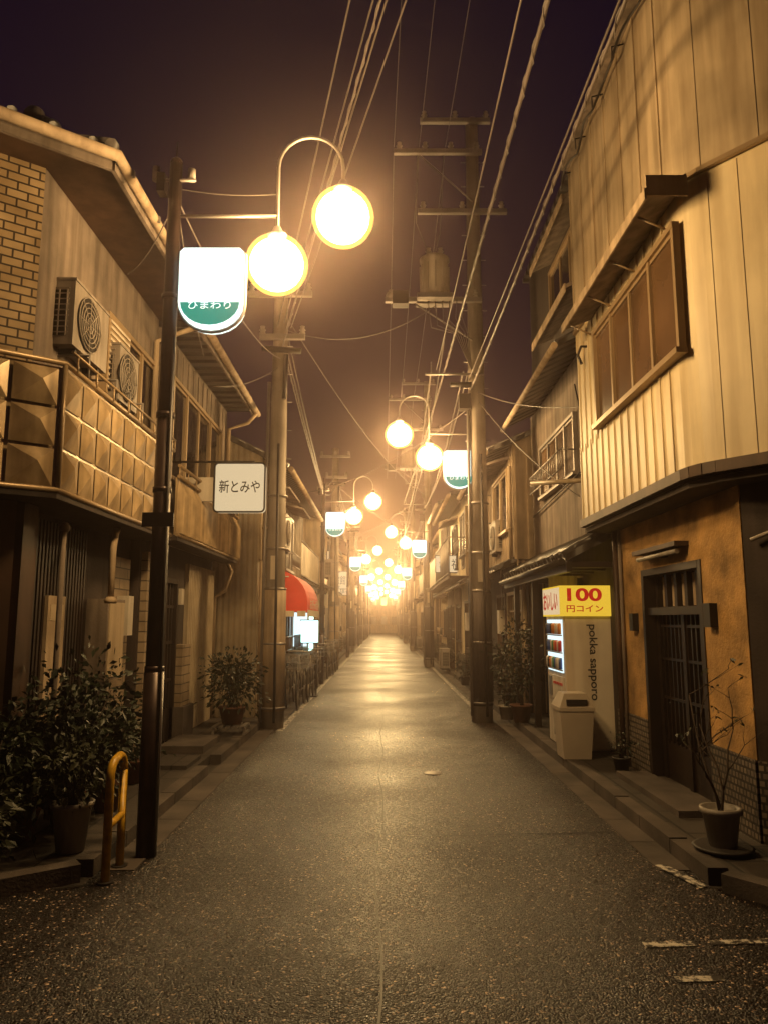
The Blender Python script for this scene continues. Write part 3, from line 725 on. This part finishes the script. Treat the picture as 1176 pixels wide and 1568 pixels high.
    while y+.9<y1-.2:
        k=r.random(); w=min(r.uniform(.9,1.5),y1-.3-y)
        if k<.45: latdoor(G,X(xf),o,y,y+w,.12,2.0,r.choice(['wood','wood2','alu']),r.choice(['glass','frost','frost']),7)
        elif k<.8: win(G,X(xf),o,y,y+w,.95,1.95,3,r.choice(['alu','wood']),r.choice(['glass','frost']),True)
        else:
            bb=B('roller_shutter',G); n=24
            for i in range(n): bb.box(X(xf),X(xf)+o*(.02+.012*(i%2)),y,y+w,.1+i*.08,.178+i*.08,'galv')
            bb.done()
        y+=w+r.uniform(.25,.7)
    if r.random()<.7: ac(X(xf-.32) if r.random()<.5 else X(xu-.32),y0+r.uniform(.5,1.5),r.choice([.15,h1+.25]),o)
    if r.random()<.6:
        bb=B('meter_box',G); yy=r.uniform(y0+.3,y1-.4); bb.box(X(xf),X(xf-.14),yy,yy+.25,1.3,1.75,'white'); bb.tube([(X(xf-.06),yy+.1,1.75),(X(xf-.06),yy+.1,h1)],.015,'galv',6); bb.done()
    if r.random()<.5 and y0<70 and y0>22:
        yy=r.uniform(y0+.4,y1-.5); zz=r.uniform(2.7,3.3)
        w=r.choice([.5,.35,.7]); hh=r.choice([.5,.8,.45])
        a,c=sorted((X(xu-.1-w),X(xu-.1))); blade(a,c,yy,zz,hh,r.choice(['寿','幸','酒','旅館','うどん','理容']),X(xu))
    for i in range(r.choice([1,2,3,3])):
        if y0<60: potted('potted_plant',X(r.uniform(1.98,2.12)),r.uniform(y0+.3,y1-.3),.095,r.uniform(.12,.24),r.uniform(.3,.8),120 if y0>30 else 260,r.choice(['pott','potw','potd']),.11,.2,.07,r.choice(['leaf','leaf2']))
    return G
house(-1,11.6,17.4,3,xf=1.98,xu=1.95,h1=2.5,h2=4.15,wu='corr',wl='corr',ribbed=True,balc=False,pent=False,name='corrugated_house',steep=.5)
ys=17.5; sd=20
rr=random.Random(5)
while ys<88:
    L=rr.uniform(4.2,6.5); house(-1,ys,min(ys+L,90),sd); ys+=L+.08; sd+=1
ys=16.6; sd=60
while ys<88:
    L=rr.uniform(4.2,6.5); house(1,ys,min(ys+L,90),sd); ys+=L+.08; sd+=1
house(1,12.1,16.5,77,xf=2.35,xu=2.15,h1=2.55,h2=4.5,wu='beige',wl='plasterd',pent=True,balc=False)
blade(1.35,2.1,19.5,2.8,.45,'幸 福',2.3)
# street end
G=group('end_building',(0,96,0)); b=B('walls',G); b.box(-8,8,94,100,0,5.5,'beige'); b.done()
b=B('roof',G); b.prismYZ([(93.4,5.4),(97,7.2),(100.5,5.4)],-8.3,8.3,'rooft'); b.done()
b=B('windows',G)
for i in range(-3,4):
    for z in (1.0,3.4):
        b.box(i*1.3-.4,i*1.3+.4,93.97,94,z,z+1.1,'alu'); b.box(i*1.3-.35,i*1.3+.35,93.96,93.969,z+.05,z+1.05,'glass')
b.done()

# ================================================================== RIGHT corner house
cr=Vector((.62,-.785))
def Rp(x,y,t): return (x+cr.x*t,y+cr.y*t)
G=group('cream_corner_house',(4,6.5,0))
upp=[(2.2,8.1),(2.2,5.3),(2.215,5.2),(2.255,5.1),(2.31,5.02)]+[Rp(2.31,5.02,4.5),(9,1.5),(9,8.1)]
b=B('upper_walls',G); 
b.prism(upp,2.62,4.80,'cream'); 
upp2=[(2.18,8.1),(2.18,5.3),(2.195,5.19),(2.235,5.09),(2.29,5.0)]+[Rp(2.29,5.0,4.5),(9,1.5),(9,8.1)]
b.prism(upp2,4.80,6.85,'creamhi'); b.done()
b=B('siding_seams',G)
def seams(x,z0,z1,step,m):
    y=8.08
    while y>5.3: b.box(x-.012,x+.01,y-.008,y+.008,z0,z1,m); y-=step
seams(2.2,2.64,3.46,.2,'cream'); seams(2.2,4.56,4.78,.2,'cream')
yy=7.42
while yy<8.1: b.box(2.188,2.21,yy-.008,yy+.008,3.4,4.6,'cream'); yy+=.2
t=.05
while t<4.4:
    p=Rp(2.309,5.02,t); q=(p[0]+cr.x*.010,p[1]+cr.y*.010); b.obox(p,q,.008,2.64,4.78,'cream'); t+=.22
y=8.06
while y>5.3: b.box(2.168,2.19,y-.008,y+.008,4.83,6.83,'creamhi'); y-=.45
t=.02
while t<4.4:
    p=Rp(2.289,5.0,t); q=(p[0]+cr.x*.010,p[1]+cr.y*.010); b.obox(p,q,.008,4.83,6.83,'creamhi'); t+=.42
b.done()
b=B('flashing_and_fascia',G)
path=[(2.175,8.1),(2.175,5.3),(2.19,5.18),(2.235,5.07),(2.285,4.98),Rp(2.285,4.98,4.5)]
for i in range(len(path)-1): b.obox(path[i],path[i+1],.03,4.785,4.82,'alu')
path=[(2.19,8.1),(2.19,5.3),(2.205,5.19),(2.245,5.08),(2.30,5.0),Rp(2.30,5.0,4.5)]
for i in range(len(path)-1): b.obox(path[i],path[i+1],.07,2.56,2.64,'wood2')
b.obox((2.15,8.1),(2.15,5.25),.1,6.83,6.93,'plaster'); b.obox((2.26,4.97),Rp(2.26,4.97,4.5),.1,6.83,6.93,'plaster'); b.obox((2.15,5.25),(2.26,4.97),.1,6.83,6.93,'plaster')
b.done()
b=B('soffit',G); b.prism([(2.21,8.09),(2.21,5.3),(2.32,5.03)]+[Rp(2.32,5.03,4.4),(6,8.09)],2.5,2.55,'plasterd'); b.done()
win(G,2.2,-1,5.2,7.28,3.52,4.46,4,'alu','frost')
b=B('window_awning',G)
b.prismXZ([(1.9,4.6),(1.9,4.64),(2.2,4.78),(2.2,4.72)],4.98,7.5,'plaster'); b.box(1.885,1.9,4.97,7.51,4.57,4.66,'beige')
b.prismYZ([(4.97,4.60),(4.985,4.60),(4.985,4.76),(4.97,4.76)],1.9,2.2,'beige')
for y in (5.3,6.0,6.7,7.4): b.tube([(2.2,y,4.5),(1.95,y,4.62)],.01,'alu',5)
b.done()
b=B('roofline_cable',G); pts=[]
for i in range(80):
    y=8.1-i*.06; pts.append((2.09-.02*math.sin(i*.4),y,6.6+.08*abs(math.sin(i*.28))))
b.tube(pts,.012,'dark',5)
for i in range(5): b.tube([(2.18,8.-i*.65,6.75),(2.07,8.-i*.65,6.72),(2.07,8.-i*.65,6.6)],.008,'dark',5)
b.done()
b=B('ground_floor_walls',G)
b.box(2.5,2.75,5.15,5.84,.62,2.55,'stucco'); b.box(2.5,2.75,7.2,8.1,.62,2.55,'stucco'); b.box(2.5,2.75,5.84,7.2,2.03,2.55,'stucco')
b.box(2.485,2.75,5.15,5.84,.05,.62,'wains'); b.box(2.485,2.75,7.2,8.1,.05,.62,'wains')
b.prism([(2.51,5.15),Rp(2.51,5.15,4),(8,3),(8,5.15)],.62,2.5,'plasterd'); b.prism([(2.5,5.14),Rp(2.49,5.14,4),(8,2.9),(8,5.14)],.05,.62,'wains')
b.box(2.75,8,5.16,8.09,.05,2.5,'plasterd'); b.box(2.5,2.75,8.08,8.11,.05,2.5,'plasterd')
b.done()
b=B('entrance_door',G)
b.box(2.66,2.68,5.9,7.14,.1,1.97,'glass')
for y0_,y1_ in ((5.84,5.9),(7.14,7.2)): b.box(2.49,2.72,y0_,y1_,.05,2.03,'wood')
b.box(2.488,2.72,5.9,7.14,1.97,2.03,'wood'); b.box(2.52,2.7,5.9,7.14,1.60,1.67,'wood'); b.box(2.50,2.74,5.9,7.14,.05,.12,'conc')
b.box(2.6,2.66,6.49,6.56,.12,1.6,'wood'); b.box(2.6,2.65,5.9,5.97,.12,1.6,'wood'); b.box(2.6,2.65,7.07,7.14,.12,1.6,'wood')
b.box(2.62,2.65,5.97,7.07,.12,.45,'wood')
for i in range(12):
    y=5.97+1.1*(i+.5)/12; b.box(2.615,2.645,y-.012,y+.012,.45,1.6,'wood')
for z in (.85,1.2,1.5): b.box(2.612,2.64,5.97,7.07,z-.012,z+.012,'wood')
for i in range(5):
    y=5.95+1.15*(i+.5)/5; b.box(2.64,2.655,y-.065,y+.065,1.68,1.96,'beige'); 
for i in range(6):
    y=5.95+1.15*i/5; b.box(2.6,2.65,y-.03,y+.03,1.67,1.97,'wood')
for (y,z) in ((6.2,.7),(6.3,1.05),(6.75,.65),(6.85,1.0),(6.15,1.35)): b.box(2.648,2.656,y-.04,y+.04,z-.14,z+.14,'beige')
b.done()
b=B('doorway_light',G); b.box(2.38,2.5,6.05,7.1,2.16,2.2,'wood2'); b.tube([(2.42,6.1,2.12),(2.42,7.05,2.12)],.022,'potw',8); b.box(2.44,2.5,6.5,6.6,2.1,2.18,'wood2'); b.done()
b=B('doorway_fittings',G); b.box(2.44,2.5,5.6,5.72,1.5,1.68,'dark'); b.box(2.44,2.5,7.35,7.45,1.45,1.62,'dark')
b.tube([(2.47,7.9,2.5),(2.47,7.9,.1)],.028,'wood2',8); b.tube([(2.47,7.75,2.5),(2.47,7.75,.1)],.018,'plaster',8)
b.tube([(2.52,5.06,2.1),(2.62,4.95,2.15),(2.9,4.6,2.1)],.015,'potw',6); b.done()
b=B('door_step',G); b.box(2.2,2.5,5.8,7.3,.05,.14,'conc'); b.done()
b=B('cable_hook',G); b.tube([(2.14,7.7,4.3),(2.1,7.7,4.4),(2.14,7.7,4.5),(2.2,7.7,4.5)],.015,'dark',6); b.done()

# ================================================================== RIGHT second building (3 storeys)
G=group('three_storey_house',(4,10,0))
b=B('walls',G); b.box(2.6,9,8.13,12.05,.05,2.5,'plasterd'); b.box(2.45,9,8.13,12.05,2.5,4.9,'plaster'); b.box(2.5,9,8.13,12.05,4.9,7.35,'plasterd'); b.done()
b=B('eave',G); b.prismXZ([(2.0,4.68),(2.0,4.74),(2.45,4.98),(2.45,4.9)],8.12,11.85,'rooft')
for i in range(19): b.tube([(1.98,8.2+i*.2,4.73),(2.42,8.2+i*.2,4.98)],.035,'rooft',6)
b.done()
b=B('gutter',G); b.tube([(1.95,8.12,4.68),(1.95,11.9,4.66)],.04,'beige',8); b.done()
win(G,2.45,-1,9.2,11.2,3.42,4.15,4,'galv','frost',True); win(G,2.5,-1,8.7,10.4,5.75,6.65,3,'alu','glass'); 
for z in (5.55,6.72):
    b=B('window_awning',G); b.prismXZ([(2.2,z),(2.2,z+.05),(2.5,z+.2),(2.5,z+.14)],8.5,10.5,'plaster'); b.box(2.185,2.2,8.49,10.51,z-.05,z+.06,'beige'); b.done()
b=B('roof',G); b.prismXZ([(2.4,7.35),(2.4,7.43),(5.5,8.1),(9,7.43),(9,7.35)],8.1,12.15,'rooft'); b.done()
b=B('pent_roof',G); b.prismXZ([(2.0,2.2),(2.0,2.27),(2.6,2.62),(2.6,2.5)],8.13,12.4,'rooft')
for i in range(21): b.tube([(1.98,8.2+i*.2,2.27),(2.58,8.2+i*.2,2.62)],.045,'rooft',8)
b.tube([(1.95,8.13,2.19),(1.95,12.4,2.17)],.04,'dark',8)
for i in range(9): b.box(2.0,2.6,8.2+i*.5,8.25+i*.5,2.13,2.2,'wood')
b.box(2.0,2.06,8.13,12.4,2.08,2.2,'wood')
b.done()
latdoor(G,2.6,-1,10.7,11.7,.12,1.95); 
b=B('shopfront',G); b.box(2.52,2.6,9.7,10.5,.1,2.1,'wood2'); b.box(2.15,2.6,9.7,9.74,.1,2.15,'corr'); b.box(2.1,2.18,10.55,10.63,.1,2.15,'wood'); b.box(2.1,2.18,12.,12.08,.1,2.15,'wood'); b.done()
downpipe(G,2.38,8.3,2.6,4.7,'beige')
b=B('cable_bracket',G); b.tube([(2.45,8.6,3.2),(1.9,9.4,3.3)],.03,'creamhi',8); b.tube([(2.4,8.5,2.9),(2.3,8.5,3.4)],.015,'dark',6)
b.tube([(2.4,8.25,2.7),(2.42,8.6,3.6),(2.4,9.,4.5)],.01,'dark',5); b.tube([(2.42,8.2,3.4),(2.4,11.8,3.2)],.012,'dark',5); b.done()

# vending machine
G=group('vending_machine',(2.4,9.05,0))
b=B('cabinet',G); b.box(2.12,2.6,8.62,9.55,.1,1.83,'white'); b.box(2.07,2.12,8.62,9.55,.1,1.83,'white'); b.box(2.075,2.6,8.6,8.62,.12,1.6,'signp'); b.done()
b=B('display',G); b.box(2.06,2.07,8.7,9.47,.95,1.56,'vend')
rv=random.Random(3)
for j in range(3):
    b.box(2.045,2.06,8.7,9.47,.97+j*.2,.985+j*.2,'white')
    for i in range(9):
        y=8.75+i*.083; b.lathe((2.048,y,.99+j*.2),[(.026,0),(.026,.11),(.012,.13)],rv.choice(['cred','blue','green','orange','white','ink']),8)
b.box(2.058,2.07,8.7,9.47,.62,.9,'white'); b.box(2.05,2.07,8.75,9.2,.2,.38,'ink'); b.box(2.05,2.07,9.27,9.42,.65,.88,'galv')
for i in range(6): b.box(2.052,2.058,8.75+i*.08,8.79+i*.08,.8,.83,'cred')
b.done()
b=B('top_sign',G); b.box(2.02,2.62,8.56,9.5,1.60,1.95,'syel'); b.box(2.012,2.02,8.6,9.46,1.62,1.93,'slit'); b.done()
text('100',G,'price_text',(2.3,8.555,1.845),.40,.15,'sred',bold=.03); text('円コイン',G,'price_subtext',(2.3,8.555,1.685),.42,.08,'sred',bold=.015)
text('おいしい',G,'side_sign_text',(2.008,9.03,1.78),.75,.22,'sred','R',bold=.02)
text('pokka sapporo',G,'side_text',(2.38,8.597,1.08),.85,.12,'ink','D',bold=.01)
# bin
G=group('trash_bin',(2.02,8.25,0)); z0=.095; x,y=2.05,8.28
b=B('body',G)
def ring(hx,hy,z): return [(x-hx,y-hy,z),(x+hx,y-hy,z),(x+hx,y+hy,z),(x-hx,y+hy,z)]
b.hexa(ring(.145,.15,z0),ring(.18,.19,z0+.5),'trash'); b.hexa(ring(.19,.2,z0+.5),ring(.19,.2,z0+.54),'trash'); b.done()
b=B('hooded_lid',G); b.hexa(ring(.185,.195,z0+.54),ring(.12,.14,z0+.68),'trash'); b.box(x-.11,x+.11,y-.202,y-.17,z0+.56,z0+.62,'dark'); b.done()
# bare sapling
G=group('potted_sapling',(2.17,5.0,.1)); b=B('pot',G)
b.lathe((2.17,5.0,.125),[(.085,0),(.115,.2),(.13,.2),(.13,.235),(.11,.235),(.105,.2)],'potw',20); b.lathe((2.17,5.0,.09),[(.15,0),(.19,.03),(.17,.035)],'potd',18); b.done()
rs=random.Random(12); t=B('branches',G); f=B('leaves',G)
def branch(p,d,L,r,k):
    pts=[p]; q=p; dd=d
    for i in range(4):
        dd=(dd+Vector((rs.gauss(0,.22),rs.gauss(0,.22),rs.gauss(.06,.1)))).normalized(); q=q+dd*L/4; pts.append(q)
        if k>0 and rs.random()<.6: branch(q,(dd+Vector((rs.gauss(0,.7),rs.gauss(0,.7),.1))).normalized(),L*.5,r*.5,k-1)
    t.tube(pts,r,'bark',5,r*.4)
    if k==0:
        for i in range(3):
            sdv=Vector((rs.gauss(0,1),rs.gauss(0,1),rs.gauss(0,1))).normalized(); e2=dd.cross(sdv).normalized(); f.face([q,q+sdv*.02+e2*.008,q+sdv*.045,q+sdv*.02-e2*.008],'leaf2')
for i in range(4): branch(Vector((2.17+rs.uniform(-.03,.03),5.+rs.uniform(-.03,.03),.31)),Vector((rs.gauss(0,.22),rs.gauss(0,.22),1)).normalized(),rs.uniform(.5,.85),.009,2)
t.done(); f.done()
potted('shrub_in_pot',1.98,11.0,.1,.22,1.1,900,'pott',.15,.25,.08,'leaf'); potted('shrub_in_pot',2.1,12.6,.1,.3,.9,500,'potd',.15,.25,.08)
potted('shrub_in_pot',1.82,11.3,.1,.16,.5,250,'potw',.12,.2,.06); potted('shrub_in_pot',2.3,7.45,.1,.1,.18,120,'potd',.08,.14,.04)
potted('shrub_in_pot',1.86,14.2,.1,.2,.6,350,'potw',.12,.2,.07); potted('shrub_in_pot',1.84,17.2,.1,.22,.5,300,'potd',.12,.2,.07)

# ================================================================== left plants and barrier
potted('shrub_in_pot',-2.25,5.55,.1,.3,.85,2600,'pott',.16,.25,.07,'leaf',18)
potted('shrub_in_pot',-2.0,4.98,.1,.2,.35,900,'potw',.12,.30,.065,'leaf2',12)
potted('shrub_in_pot',-2.5,4.75,.1,.33,.55,2200,'potd',.16,.22,.075,'leaf',16)
potted('shrub_in_pot',-2.3,6.3,.1,.24,.7,1100,'potd',.14,.22,.065,'leaf',12)
potted('shrub_in_pot',-2.15,6.0,.1,.18,.4,700,'pott',.12,.2,.055,'leaf2',9)
potted('shrub_in_pot',-2.45,5.2,.1,.25,.6,1300,'pott',.14,.22,.085,'leaf',11)
potted('shrub_in_pot',-2.3,7.0,.1,.2,.4,600,'pott',.12,.2,.06,'leaf')
potted('shrub_in_pot',-1.98,9.95,.22,.28,.6,1300,'pott',.17,.22,.08,'leaf',14)
potted('shrub_in_pot',-2.35,4.35,.1,.25,.3,1000,'pott',.14,.2,.075,'leaf2',11)
G=group('planter_crate',(-1.98,9.95,.09)); b=B('slats',G)
for i in range(5): b.box(-2.2+i*.09,-2.14+i*.09,9.75,10.15,.185,.21,'galv')
for xx in (-2.2,-1.8):
    b.box(xx,xx+.03,9.75,10.15,.1,.13,'galv'); 
    for yy in (9.77,10.1): b.box(xx,xx+.03,yy,yy+.03,.1,.185,'galv')
b.done()
G=group('bicycle_barrier',(-1.68,4.85,0)); b=B('pipe',G)
pts=[(-1.66,4.68,0),(-1.66,4.68,.6)]
for k in range(0,7):
    a=math.pi*k/12; pts.append((-1.66,4.68+.1-.1*math.cos(a),.6+.1*math.sin(a)))
for k in range(6,13):
    a=math.pi*k/12; pts.append((-1.68,4.98-.1-.1*math.cos(a),.6+.1*math.sin(a)))
pts+=[(-1.68,4.98,.6),(-1.68,4.98,0)]
b.tube(pts,.026,'yellow',12); b.tube([(-1.66,4.68,.32),(-1.68,4.98,.32)],.022,'yellow',10); b.done()
b=B('base_plates',G); b.lathe((-1.66,4.68,.0),[(.05,0),(.05,.015)],'dark',12); b.lathe((-1.68,4.98,.0),[(.05,0),(.05,.015)],'dark',12); b.done()

# red awning, lit vending, bicycles
G=group('red_shop_awning',(-1.7,14,2)); b=B('canopy',G)
pr=[]
for k in range(0,9):
    a=math.pi/2*(1-k/8); pr.append((-1.95+.6*math.cos(a),1.85+.6*math.sin(a)))
pr+= [(-1.35,1.7),(-1.36,1.7),(-1.95,1.72)]
b.prismXZ(pr,13.2,15.4,'red'); b.done()
b=B('valance',G)
for i in range(11): b.box(-1.348,-1.342,13.22+i*.2,13.38+i*.2,1.62,1.74,'signp')
for i in range(3): b.box(-1.93+i*.2,-1.78+i*.2,13.19,13.198,1.62,1.72,'signp')
b.done(); text('お好み焼',G,'awning_text',(-1.33,14.3,1.85),1.6,.2,'signp','L')
G=group('vending_machine',(-1.85,16.4,0)); b=B('cabinet',G); b.box(-2.,-1.62,16.2,17.2,.1,1.85,'white'); b.done()
b=B('lit_panel',G); b.box(-1.62,-1.612,16.25,17.15,.9,1.8,'vend2'); b.box(-1.95,-1.66,16.19,16.2,1.0,1.75,'vend'); b.done()
G=group('lit_shop_sign',(-1.6,15.6,0)); b=B('box',G); b.box(-1.72,-1.38,15.6,15.75,1.1,1.55,'vend2'); b.done()
b=B('frame',G)
for z in (1.08,1.55): b.box(-1.74,-1.36,15.58,15.77,z,z+.02,'dark')
b.tube([(-1.7,15.68,0),(-1.7,15.68,1.1)],.015,'dark',6); b.tube([(-1.4,15.68,0),(-1.4,15.68,1.1)],.015,'dark',6); b.box(-1.74,-1.36,15.5,15.85,0.006,.03,'dark'); b.done()
def bicycle(x,y):
    G=group('bicycle',(x,y,0)); b=B('wheels',G)
    for c in (y,y+1.05):
        b.tube([(x,c+.32*math.cos(2*math.pi*q/24),.33+.32*math.sin(2*math.pi*q/24)) for q in range(25)],.017,'dark',6)
        for q in range(10):
            a=2*math.pi*q/10; b.tube([(x,c,.33),(x,c+.31*math.cos(a),.33+.31*math.sin(a))],.003,'galv',4)
    b.done(); b=B('frame',G)
    P=lambda yy,z:(x,yy,z)
    for a,c in (((y,.33),(y+.1,.95)),((y+.12,.75),(y+.45,.3)),((y+.45,.3),(y+.65,.85)),((y+.45,.3),(y+1.05,.33)),((y+.62,.7),(y+1.05,.33)),((y+.12,.7),(y+.6,.55))):
        b.tube([P(*a),P(*c)],.014,'galv',6)
    b.tube([(x-.25,y+.22,1.0),(x-.2,y+.1,1.0),(x+.2,y+.1,1.0),(x+.25,y+.22,1.0)],.012,'galv',6)
    b.hexa([(x-.08,y+.75,.86),(x+.08,y+.75,.86),(x+.03,y+.5,.86),(x-.03,y+.5,.86)],[(x-.08,y+.75,.92),(x+.08,y+.75,.92),(x+.02,y+.5,.9),(x-.02,y+.5,.9)],'ink')
    b.done(); b=B('basket',G)
    for z in (.72,.82,.95): b.tube([(x-.15,y-.28,z),(x+.15,y-.28,z),(x+.15,y-.02,z),(x-.15,y-.02,z),(x-.15,y-.28,z)],.005,'galv',4)
    for i in range(7):
        for yy in (y-.28,y-.02): b.tube([(x-.15+i*.05,yy,.72),(x-.15+i*.05,yy,.95)],.004,'galv',4)
    b.done()
bicycle(-1.50,13.3); bicycle(-1.72,13.6); bicycle(-1.45,14.6); bicycle(-1.5,20.2); bicycle(-1.55,17.8); bicycle(-1.45,21.8)

# ------------------------------------------------------------------ haze volume added to make a glow around the lamps
m,nt,N,L=newmat('glow_haze'); out=N.new('ShaderNodeOutputMaterial'); v=N.new('ShaderNodeVolumeScatter')
v.inputs['Color'].default_value=(1,.76,.68,1); v.inputs['Density'].default_value=.0058; v.inputs['Anisotropy'].default_value=.89
L.new(v.outputs[0],out.inputs['Volume']); M['haze']=m
b=B('lamp_glow_haze'); b.box(-12,12,-8,100,-.5,15,'haze'); b.done()

# ------------------------------------------------------------------ world
w=bpy.data.worlds.new('World'); scene.world=w; w.use_nodes=True
N=w.node_tree.nodes; L=w.node_tree.links; N.clear()
out=N.new('ShaderNodeOutputWorld'); bg=N.new('ShaderNodeBackground'); tc=N.new('ShaderNodeTexCoord'); sp=N.new('ShaderNodeSeparateXYZ'); rp=N.new('ShaderNodeValToRGB')
L.new(tc.outputs['Generated'],sp.inputs[0]); L.new(sp.outputs['Z'],rp.inputs[0]); L.new(rp.outputs[0],bg.inputs[0]); L.new(bg.outputs[0],out.inputs[0])
e=rp.color_ramp.elements; e[0].position=0; e[0].color=(.05,.018,.016,1); e[1].position=1; e[1].color=(.004,.0016,.011,1)
x=e.new(.3); x.color=(.026,.008,.017,1); x=e.new(.6); x.color=(.008,.0028,.015,1)
bg.inputs[1].default_value=.55

# ------------------------------------------------------------------ camera
cd=bpy.data.cameras.new('Camera'); co=bpy.data.objects.new('Camera',cd); col.objects.link(co)
co.location=(0,0,1.55); co.rotation_euler=(math.radians(90+8.35),0,0)
cd.sensor_fit='VERTICAL'; cd.sensor_height=36; cd.lens=26; cd.clip_start=.05; cd.clip_end=600
scene.camera=co
